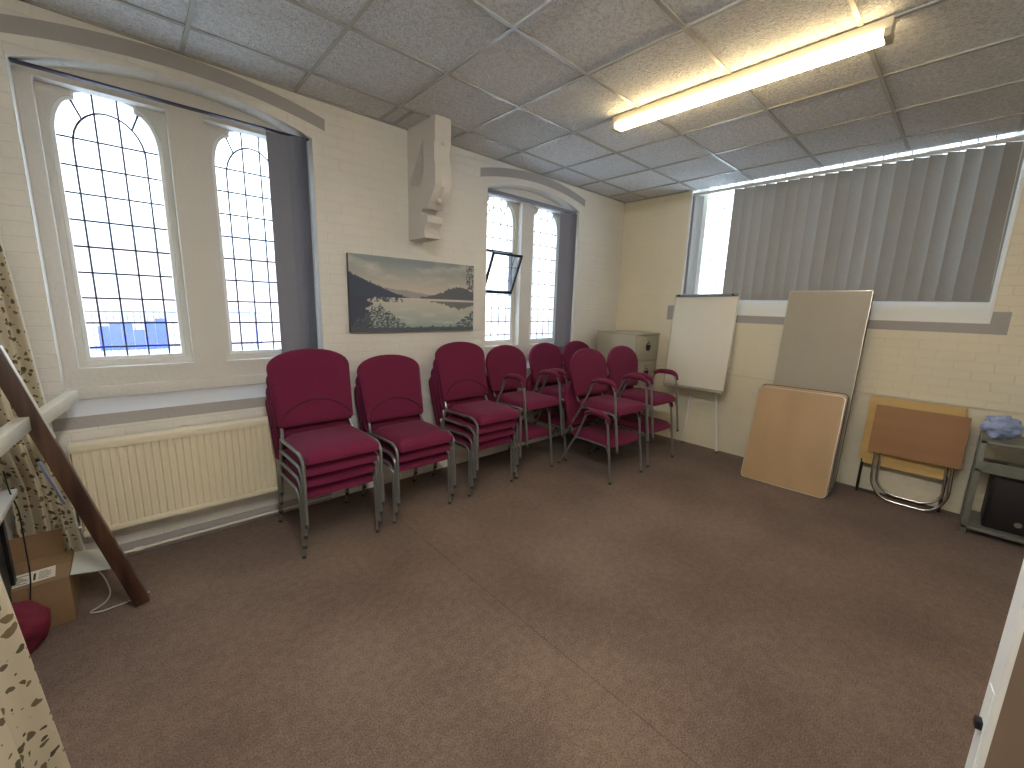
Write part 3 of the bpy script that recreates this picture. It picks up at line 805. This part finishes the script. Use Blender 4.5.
# ------------------------------------------------------------------ flipchart easel
fc = empty('flipchart_easel', (-.1, -1.25, 0)); tag(fc, 'white flipchart board on a thin-legged white easel against the end wall', 'flipchart')
def tilt_frame(pb, pt, wdir):
    """matrix: local x along wdir (unit), local z up the board from pb to pt, local -y out of its face"""
    z = (Vector(pt) - Vector(pb)).normalized(); xx_ = Vector(wdir).normalized(); y = z.cross(xx_); xx_ = y.cross(z)
    Mx = Matrix.Identity(4)
    for i in range(3): Mx[i][0] = xx_[i]; Mx[i][1] = y[i]; Mx[i][2] = z[i]; Mx[i][3] = pb[i]
    return Mx
def rel(Mx, root): return Matrix.Translation(-Vector(root.location)) @ Mx
Mf = rel(tilt_frame((-.265, -1.262, .745), (-.125, -1.240, 1.79), (0, -1, 0)), fc)
obj('board', xf(B(-.347, 0, 0, .347, .012, 1.05, bev=.003), Mf), M['white'], fc)
bm = bmesh.new(); 
for s in (-1, 1): box(bm, s * .35 - .006, -.003, 0, s * .35 + .006, .016, 1.05, bev=.002)
box(bm, -.35, -.003, -.006, .35, .016, .006); obj('board_edge', xf(bm, Mf), M['aledge'], fc)
cl = obj('paper_clamp', xf(B(-.345, -.022, 1.035, .345, .022, 1.062, bev=.006), Mf), mat('clamp_grey', srgb(126, 130, 138), .4, .3), fc)
for s in (-.30, .30): obj('clamp_knob', xf(T([(s, -.035, 1.048), (s, -.02, 1.048)], .011, 10), Mf), M['black'], cl)
obj('pen_tray', xf(B(-.335, -.035, -.028, .335, .0, -.008, bev=.004), Mf), M['aledge'], fc)
for fx, fy, tx, ty in ((-.05, -1.125, -.05, -1.225), (-.105, -1.555, -.05, -1.33), ):
    lg = obj('leg', T([(fx + .1, fy + 1.25, .008), (tx + .1 + (.0), ty + 1.25, 1.70)], .013, 8), M['whitepole'], fc)
    obj('rubber_foot', T([(fx + .1, fy + 1.25, 0), (fx + .1, fy + 1.25, .02)], .015, 8), M['rubber'], lg)

# ------------------------------------------------------------------ tall folded table and square tables leaning on the end wall
def rr_outline(w, h, r, n=5):
    pts = []
    for cx_, cz_, a0 in ((w / 2 - r, r, -PI / 2), (w / 2 - r, h - r, 0), (-w / 2 + r, h - r, PI / 2), (-w / 2 + r, r, PI)):
        for i in range(n + 1):
            a = a0 + PI / 2 * i / n; pts.append((cx_ + r * math.cos(a), cz_ + r * math.sin(a)))
    return pts
def leaning_top(name, label, cat, base, pb, pt, w, h, r, t, face, edge, legs=True, group=None):
    root = empty(name, base); tag(root, label, cat, group)
    Mx = rel(tilt_frame(pb, pt, (0, -1, 0)), root)
    f3 = lambda a, b, t_: Vector((a, t_, b))
    obj('tabletop', xf(prism(bmesh.new(), rr_outline(w - .006, h - .006, r), lambda a, b, t_: Vector((a, t_, b + .003)), 0, t - .002), Mx), face, root, smooth=30)
    o_, i_ = rr_outline(w, h, r), [(a, b + .006) for a, b in rr_outline(w - .012, h - .012, r - .004)]
    obj('edge_band', xf(plate(o_, [i_], t + .002, lambda a, b, t_: Vector((a, t_ - .002, b))), Mx), edge, root, smooth=30)
    return root, Mx
lt, Mt = leaning_top('folding_table', 'tall pale grey rectangular folding table standing on end against the end wall', 'table', (-.25, -2.38, 0),
                     (-.345, -2.375, .0), (-.125, -2.375, 1.828), .635, 1.842, .012, .022, M['laminate'], M['aledge'])
for s in (-1, 1):
    obj('leg_frame', xf(T([(s * .24, .030, 1.70), (s * .24, .030, 1.02), (s * .24 - s * .12, .030, 1.0), (s * .06, .030, 1.0)], .011, 8, fil=.04), Mt), M['black'], lt)
    obj('apron', xf(B(s * .303 - .012, .022, .012, s * .303 + .012, .085, 1.82), Mt), M['edge'], lt)
sq_labels = ('square beech-topped folding table leaning at the front, fully in view', 'square beech-topped folding table leaning behind another like it, only its rim showing')
for k, (off, up_) in enumerate(((0, 0), (.036, .022))):
    st, Ms = leaning_top('square_table', sq_labels[k], 'table', (-.47 + off, -2.33, 0),
                     (-.605 + off, -2.338 - .012 * k, .0), (-.345 + off, -2.322 - .012 * k, .905), .70, .93 + up_, .045, .02, M['beech'], M['aledge'] if k == 0 else M['edge'],
                     group='square beech tables leaning on the end wall')
    if k == 1:
        for s in (-1, 1):
            obj('leg_frame', xf(T([(s * .27, .034, .10), (s * .27, .034, .80), (s * .15, .034, .84), (0, .034, .84)], .011, 8, fil=.05), Ms), M['black'], st)

# ------------------------------------------------------------------ two folding tables with legs, leaning
yt, My = leaning_top('yellow_table', 'yellow wood-topped folding table with black legs standing against the end wall', 'table', (-.08, -3.10, 0),
                     (-.125, -3.103, .325), (-.065, -3.103, .90), .60, .578, .006, .022, M['pine'], M['pine'])
for s in (-1, 1):
    obj('leg', T([(-.10 + .08, s * .27 - .003, .42), (-.13 + .08, s * .27 - .003, .012)], .011, 8), M['black'], yt)
obj('leg_brace', T([(-.128 + .08, -.273, .035), (-.128 + .08, .267, .035)], .010, 8), M['black'], yt)
obj('apron', xf(B(-.27, -.0, -.035, .27, .02, -.001), My), M['pine'], yt)
ot, Mo = leaning_top('small_folding_table', 'small orange-brown folding table with curved chrome tube legs in front of the yellow one', 'table', (-.16, -3.15, 0),
                     (-.205, -3.150, .425), (-.170, -3.150, .842), .572, .42, .006, .02, M['orangewood'], M['orangewood'])
for k, (dx, hw_, zb) in enumerate(((-.018, .238, .013), (.020, .205, .058))):
    xo = -.165 + .16 + dx * 0 ; 
    pts = [(-.185 + .16 + dx, hw_, .60), (-.205 + .16 + dx, hw_ - .012, .14), (-.215 + .16 + dx, hw_ - .10, zb), (-.215 + .16 + dx, -hw_ + .06, zb), (-.205 + .16 + dx, -hw_ - .02, .14), (-.185 + .16 + dx, -hw_, .60)]
    pts = [(p[0] + .030, p[1], p[2]) for p in pts]
    obj('leg_frame', T(pts, .011, 10, fil=.09), M['chrome'], ot)

# ------------------------------------------------------------------ trolley on the right
tr = empty('trolley', (-.23, -3.76, 0)); tag(tr, 'grey metal equipment trolley at the right edge of the room', 'trolley')
def tl(x_, y_): return (x_ + .23, y_ + 3.76)
for x_ in (-.43, -.04):
    for y_ in (-3.515, -4.02):
        a, b2 = tl(x_, y_); obj('post', B(a - .015, b2 - .018, 0, a + .015, b2 + .018, .735 if x_ < -.2 else .76, bev=.003), M['trolley'], tr)
for z_, t_ in ((.715, .02), (.50, .02), (.045, .025)):
    obj('shelf', B(-.215, -.275, z_, .205, .262, z_ + t_, bev=.003), M['trolley'], tr)
obj('fascia', B(-.222, -.27, .52, -.212, .26, .585), M['trolley'], tr)
mon = empty('black_equipment_box', (-.20, -3.79, .071)); tag(mon, 'black box of equipment on the bottom shelf of the grey trolley', 'equipment')
bm = B(-.17, -.20, 0, .16, .19, .415, bev=.012); obj('casing', bm, M['black'], mon)
obj('front_grille', B(-.176, -.18, .03, -.169, .17, .39, bev=.003), M['shell'], mon)
bm = bmesh.new(); bmesh.ops.create_cone(bm, cap_ends=True, segments=20, radius1=.02, radius2=.016, depth=.008)
obj('dial', xf(bm, Matrix.Translation((-.18, .02, .08)) @ Matrix.Rotation(PI / 2, 4, 'Y')), M['trolley'], mon)
adp = obj('power_adapter', B(-.36, -3.66, .5205, -.27, -3.56, .56, bev=.01), M['black']); tag(adp, 'small black power adapter on the middle shelf of the trolley', 'adapter')

def crumple(rx, ry, rz_, seed, sub=4, amp=.25, f=2.2, pinch=0):
    bm = bmesh.new(); bmesh.ops.create_icosphere(bm, subdivisions=sub, radius=1)
    for v in bm.verts:
        p = v.co.copy(); n_ = noise.turbulence(p * f + Vector((seed, seed, seed)), 3, False)
        c_ = noise.noise(p * 3.6 + Vector((seed, 0, 0)))
        k = 1 + amp * (n_ - .6) + amp * .35 * (c_ - .5)
        q = p * k
        if pinch and q.z > .2: q.x *= 1 - pinch * (q.z - .2); q.y *= 1 - pinch * (q.z - .2)
        v.co = Vector((q.x * rx, q.y * ry, max(-.82, q.z) * rz_ + .82 * rz_))
    return bm
bag = obj('plastic_bag', xf(crumple(.095, .128, .115, 3.1, amp=.28, f=1.6), Matrix.Translation((-.28, -3.585, .737))), M['bluebag_lit_edge'], smooth=25)
tag(bag, 'crumpled pale blue plastic bag on top of the grey trolley', 'bag')
kit = obj('black_case', B(-.33, -3.86, .737, -.15, -3.73, .84, bev=.015), M['black']); tag(kit, 'black case beside the blue bag on top of the trolley', 'case')

# ------------------------------------------------------------------ open door by the camera
hx, hy = -4.062, -4.147
dv = Vector((-4.155 - hx, -3.417 - hy, 0)); DW = dv.length
dr = empty('door_1', (hx, hy, .005), math.atan2(dv.y, dv.x)); tag(dr, kind='structure')
obj('door_leaf', B(0, -.001, 0, DW - .004, .039, 1.98), M['door'], dr)
de = obj('door_edge', B(DW - .004, -.001, 0, DW + .002, .039, 1.98), M['doorwhite'], dr)
obj('latch', B(DW + .001, .012, 1.045, DW + .010, .026, 1.058, bev=.002), M['darkmetal'], dr)
obj('latch_plate', B(DW + .001, .008, .985, DW + .0032, .030, 1.11), M['doorwhite'], dr)

# ------------------------------------------------------------------ curtains with a printed leaf pattern
def cloth(name, path, z0, z1, label, amp=.02, flare=None, hemw=.010, thick=.003):
    """path: 2-D points in plan of the gathered cloth; flare(z) shifts it"""
    bm = bmesh.new(); uv = bm.loops.layers.uv.new('UVMap'); NZ = 40
    s = [0]
    for a, b2 in zip(path, path[1:]): s.append(s[-1] + math.hypot(b2[0] - a[0], b2[1] - a[1]))
    g = []
    for j in range(NZ + 1):
        t = j / NZ; z_ = z0 + (z1 - z0) * t; row = []
        for (px, py), ss in zip(path, s):
            dx, dy = flare(z_, ss / s[-1]) if flare else (0, 0)
            row.append((bm.verts.new((px + dx, py + dy, z_)), ss, z_))
        g.append(row)
    for j in range(NZ):
        for i in range(len(path) - 1):
            q = (g[j][i], g[j][i + 1], g[j + 1][i + 1], g[j + 1][i])
            f = bm.faces.new([a[0] for a in q])
            for l, a in zip(f.loops, q): l[uv].uv = (a[1], a[2])
    o = obj(name, bm, M['leafA'], None, smooth=180)
    md = o.modifiers.new('Solidify', 'SOLIDIFY'); md.thickness = thick
    tag(o, label, 'curtain')
    # white hem down the last edge
    e = [g_ for g_ in range(NZ + 1)]
    hp = []
    for j in range(NZ + 1):
        t = j / NZ; z_ = z0 + (z1 - z0) * t; dx, dy = flare(z_, 1.0) if flare else (0, 0)
        hp.append((path[-1][0] + dx, path[-1][1] + dy, z_))
    obj('hem', T(hp, hemw * .5, 6), M['hem'], o)
    return o
def folds(p0, p1, nf, amp, n=90):
    out = []; d = Vector((p1[0] - p0[0], p1[1] - p0[1])); nn = Vector((-d.y, d.x)).normalized()
    for i in range(n + 1):
        t = i / n; a = amp * math.sin(t * nf * 2 * PI) + amp * .35 * math.sin(t * nf * 4.7 * PI + 1)
        out.append((p0[0] + d.x * t + nn.x * a, p0[1] + d.y * t + nn.y * a))
    return out
# far curtain, drawn back against the window wall
def flA(z_, u):
    k = max(0, min(1, (1.96 - z_) / 1.9))
    top = max(0, (z_ - 1.6) / 1.2)
    return (u * .105 * k - .10 * u * top * top + (1 - u) * .07 * max(0, min(1, (1.0 - z_) / .4)), 0)
cloth('curtain', folds((-5.58, -.18), (-5.412, -.06), 4, .026), .03, 2.94, 'cream curtain with brown leaf print hanging beside the large window', flare=flA)
# near curtain
def flB(z_, u):
    k = (.97 - z_) / .78
    return (.0, u * (.27 * k if z_ < 2.3 else .27 * -1.7))
cloth('curtain', folds((-5.34, -3.0), (-5.264, -1.966), 6, .022), .02, 2.94, 'cream curtain with leaf print in the left foreground close to the camera', flare=flB)
obj('curtain_rail', T([(-5.62, -.02, 2.95), (-5.5, -1.0, 2.95), (-5.3, -3.3, 2.95)], .012, 8), M['rail'])
tag(bpy.data.objects['curtain_rail'], 'white ceiling rail that carries the leaf print curtains', 'curtain rail')

# ------------------------------------------------------------------ wooden trestle in the left foreground
ts = empty('wooden_stand', (-5.08, -.60, 0)); tag(ts, 'dark wooden folding stand with pale cross rails leaning by the curtain', 'wooden stand')
def beam(p, q, w, t, up_=(0, 1, 0)):
    p, q = Vector(p), Vector(q); z = (q - p).normalized(); y = Vector(up_); x_ = y.cross(z).normalized(); y = z.cross(x_)
    Mx = Matrix.Identity(4)
    for i in range(3): Mx[i][0] = x_[i]; Mx[i][1] = y[i]; Mx[i][2] = z[i]; Mx[i][3] = p[i]
    return xf(B(-w / 2, -t / 2, 0, w / 2, t / 2, (q - p).length, bev=.003), Mx)
O = Vector((5.08, .60, 0))
def ww(x_, y_, z_): return Vector((x_, y_, z_)) + O
f0 = Vector((-5.08, -.60, .006)); dirl = (Vector((-5.333, -.60, 1.02)) - f0)
obj('leg', beam(f0 + O, f0 + dirl * 1.35 + O, .060, .046), M['darkwood'], ts)
obj('top_facing', beam(f0 + dirl * .93 + O + Vector((.0325, 0, 0)), f0 + dirl * 1.35 + O + Vector((.0325, 0, 0)), .004, .038), M['palewood'], ts)
obj('cross_rail', beam(ww(-5.248, -.10, 1.05), ww(-5.330, -.578, 1.035), .045, .062, (0, 0, 1)), M['palewood'], ts)
obj('cross_rail', beam(ww(-5.366, -.624, 1.035), ww(-5.440, -1.50, 1.035), .045, .062, (0, 0, 1)), M['palewood'], ts)
obj('lit_edge_strip', beam(ww(-5.365, -.46, .81), ww(-5.305, -.46, .58), .010, .022), M['bluebag_lit_edge'], ts)  # made-up strip; its pale blue colour stands in for a sunlit edge

# ------------------------------------------------------------------ cardboard box, red bag, desk
BXX=1
bx = empty('cardboard_box', (-5.55, -.40, 0)); tag(bx, 'brown cardboard box with a printed label on the floor below the curtain', 'box')
obj('body', B(-.225, -.15, 0, .225, .15, .235, bev=.003), M['card'], bx)
obj('flap', xf(B(-.225, 0, 0, .225, .146, .004), Matrix.Translation((0, -.15, .237)) @ Matrix.Rotation(rd(5), 4, 'X')), M['card'], bx)
obj('flap', xf(B(-.225, -.146, 0, .225, 0, .004), Matrix.Translation((0, .15, .237)) @ Matrix.Rotation(rd(-4), 4, 'X')), M['card'], bx)
obj('flap', xf(B(0, -.13, 0, .145, .12, .004), Matrix.Translation((.227, 0, .235)) @ Matrix.Rotation(rd(12), 4, 'Y')), mat('pale_card', srgb(196, 196, 184), .8), bx)
obj('flap', xf(B(-.225, 0, 0, .19, .13, .004), Matrix.Translation((0, .152, .237)) @ Matrix.Rotation(rd(75), 4, 'X')), M['card'], bx)
lb = obj('label', xf(B(-.08, -.045, 0, .09, .055, .0015), Matrix.Translation((.085, -.075, .249)) @ Matrix.Rotation(rd(5), 4, 'X') @ Matrix.Rotation(rd(3), 4, 'Z')), M['paper'], bx)
bm = bmesh.new()
for k in range(7): box(bm, -.065 + .0, -.035 + k * .011, .0016, -.065 + random.uniform(.04, .075), -.031 + k * .011, .0022)
for k in range(6): box(bm, .035, -.03 + k * .012, .0016, .035 + random.uniform(.02, .045), -.027 + k * .012, .0022)
box(bm, .018, -.03, .0016, .026, .03, .0022)
obj('print', xf(bm, Matrix.Translation((.085, -.075, .249)) @ Matrix.Rotation(rd(5), 4, 'X') @ Matrix.Rotation(rd(3), 4, 'Z')), M['ink'], lb)
rb = obj('cloth_bag', xf(crumple(.125, .09, .15, 8.3, amp=.16, sub=5, f=1.3, pinch=.35), Matrix.Translation((-5.495, -.68, .0))), M['red'], smooth=40)
tag(rb, 'crumpled dark red cloth bag on the carpet in front of the cardboard box', 'bag')
cbm = T([(-5.28, -.36, .22), (-5.22, -.38, .10), (-5.20, -.42, .01), (-5.23, -.50, .006), (-5.29, -.53, .006), (-5.24, -.56, .006), (-5.13, -.55, .006), (-5.05, -.52, .006)], .0035, 6, fil=.04)
cb = obj('cable', cbm, M['cable']); tag(cb, 'thin clear plastic cord on the carpet between box and wooden stand', 'cord')
dk = empty('desk', (-5.85, -1.0, 0)); tag(dk, 'white desk behind the curtain with dark legs', 'desk')
obj('desktop', B(-.36, -.60, .665, .40, .58, .69, bev=.003), M['desk'], dk)
for a in (-.33, .33):
    for b2 in (-.55, .52): obj('leg', B(a - .02, b2 - .02, 0, a + .02, b2 + .02, .665), M['black'], dk)
obj('back_panel', B(-.34, .50, .2, .34, .515, .66), M['black'], dk)
ped = obj('pedestal', B(-.05, -.20, .03, .34, .49, .655, bev=.004), M['black'], dk)
for k in range(3): obj('drawer', B(-.04, -.216, .05 + k * .2, .33, -.2, .235 + k * .2, bev=.003), M['shell'], ped)
hb = obj('black_holdall', xf(crumple(.17, .12, .10, 2.5, amp=.12), Matrix.Translation((-5.66, -.46, .691))), M['black'], smooth=60)
tag(hb, 'black holdall lying at the back of the desk behind the curtain', 'bag')
ph_ = obj('beige_pouch', xf(crumple(.10, .09, .08, 5.5, amp=.15), Matrix.Translation((-5.56, -.60, .6905))), M['beige'], smooth=60)
tag(ph_, 'rounded beige pouch on the desk behind the curtain', 'pouch')
cb2 = obj('black_cable', T([(-5.47, -.48, .8), (-5.462, -.50, .70), (-5.442, -.52, .62), (-5.44, -.56, .3), (-5.47, -.62, .012)], .003, 6, fil=.05), M['black'])
tag(cb2, 'black cable hanging over the edge of the desk', 'cable')

# ------------------------------------------------------------------ outside
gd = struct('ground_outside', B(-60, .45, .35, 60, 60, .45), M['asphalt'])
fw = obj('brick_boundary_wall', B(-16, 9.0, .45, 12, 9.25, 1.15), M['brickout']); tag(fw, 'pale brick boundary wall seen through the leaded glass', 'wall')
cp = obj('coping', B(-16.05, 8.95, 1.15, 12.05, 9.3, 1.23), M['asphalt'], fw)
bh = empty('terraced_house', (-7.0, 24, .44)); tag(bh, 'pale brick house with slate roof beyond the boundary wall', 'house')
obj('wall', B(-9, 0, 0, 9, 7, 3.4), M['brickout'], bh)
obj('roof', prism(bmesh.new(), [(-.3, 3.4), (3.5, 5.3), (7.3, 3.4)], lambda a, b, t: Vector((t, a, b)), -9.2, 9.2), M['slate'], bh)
for k in range(6): obj('window', B(-8 + k * 3, -.05, 1.4, -6.9 + k * 3, .02, 2.8), M['slate'], bh)
hd = empty('blue_hoarding', (-4.93, 8.6, .45)); tag(hd, 'blue painted hoarding outside, blurred through the leaded glass', 'hoarding')
bm = bmesh.new()
for k in range(6): box(bm, -.54 + k * .18, -.02, 0, -.365 + k * .18, .0, (.50, .58, .55, .42, .60, .66)[k])
obj('boards', bm, M['bluehoard'], hd)
for k in range(2): obj('post', B(-.4 + k * .7, .0, 0, -.32 + k * .7, .06, .4), M['palewood'], hd)
rl = empty('metal_railing', (-4.2, 8.0, .45)); tag(rl, 'low metal railing outside in front of the boundary wall', 'railing')
bm = bmesh.new()
for k in range(31): box(bm, -1.5 + k * .1 - .006, -.006, 0, -1.5 + k * .1 + .006, .006, .82)
obj('bars', bm, M['bluehoard'], rl)
for z_ in (.10, .80): obj('rail', B(-1.52, -.012, z_, 1.52, .012, z_ + .03), M['bluehoard'], rl)

# ------------------------------------------------------------------ light
w = bpy.data.worlds.new('World'); sc.world = w; w.use_nodes = True; nt = w.node_tree
bg = nt.nodes['Background']; bg.inputs[0].default_value = (.80, .90, 1.0, 1); bg.inputs[1].default_value = 1.5
def portal(loc, rot, sx, sy):
    l = bpy.data.lights.new('window_portal', 'AREA'); l.shape = 'RECTANGLE'; l.size = sx; l.size_y = sy; l.cycles.is_portal = True
    o = bpy.data.objects.new('window_portal', l); COL.objects.link(o); o.location = loc; o.rotation_euler = rot
for wn_ in (W1, W2): portal(((wn_[0] + wn_[1]) / 2, .42, 1.95), (-PI / 2, 0, 0), 1.5, 2.0)
portal((.42, (WB[0] + WB[1]) / 2, 2.4), (0, PI / 2, 0), 1.6, 2.7)

# ------------------------------------------------------------------ camera
F, YAW, PITCH, ROLL = 415.7, .8269, -.1851, .0303
f = Vector((math.cos(PITCH) * math.cos(YAW), math.cos(PITCH) * math.sin(YAW), math.sin(PITCH)))
rt = Vector((math.sin(YAW), -math.cos(YAW), 0)); up = rt.cross(f)
c, s = math.cos(ROLL), math.sin(ROLL)
r2 = rt * c + up * s; u2 = up * c - rt * s
cam = bpy.data.cameras.new('camera'); co = bpy.data.objects.new('camera', cam); COL.objects.link(co)
Mx = Matrix.Identity(4)
for i in range(3): Mx[i][0] = r2[i]; Mx[i][1] = u2[i]; Mx[i][2] = -f[i]
Mx.translation = Vector((-4.981, -3.323, 1.60)); co.matrix_world = Mx
cam.sensor_fit = 'HORIZONTAL'; cam.sensor_width = 36; cam.lens = F / 1024 * 36; cam.clip_start = .02
sc.camera = co
vs = sc.view_settings; vs.view_transform = 'Standard'; vs.look = 'None'; vs.gamma = 1; vs.use_curve_mapping = False; vs.exposure = 1.95
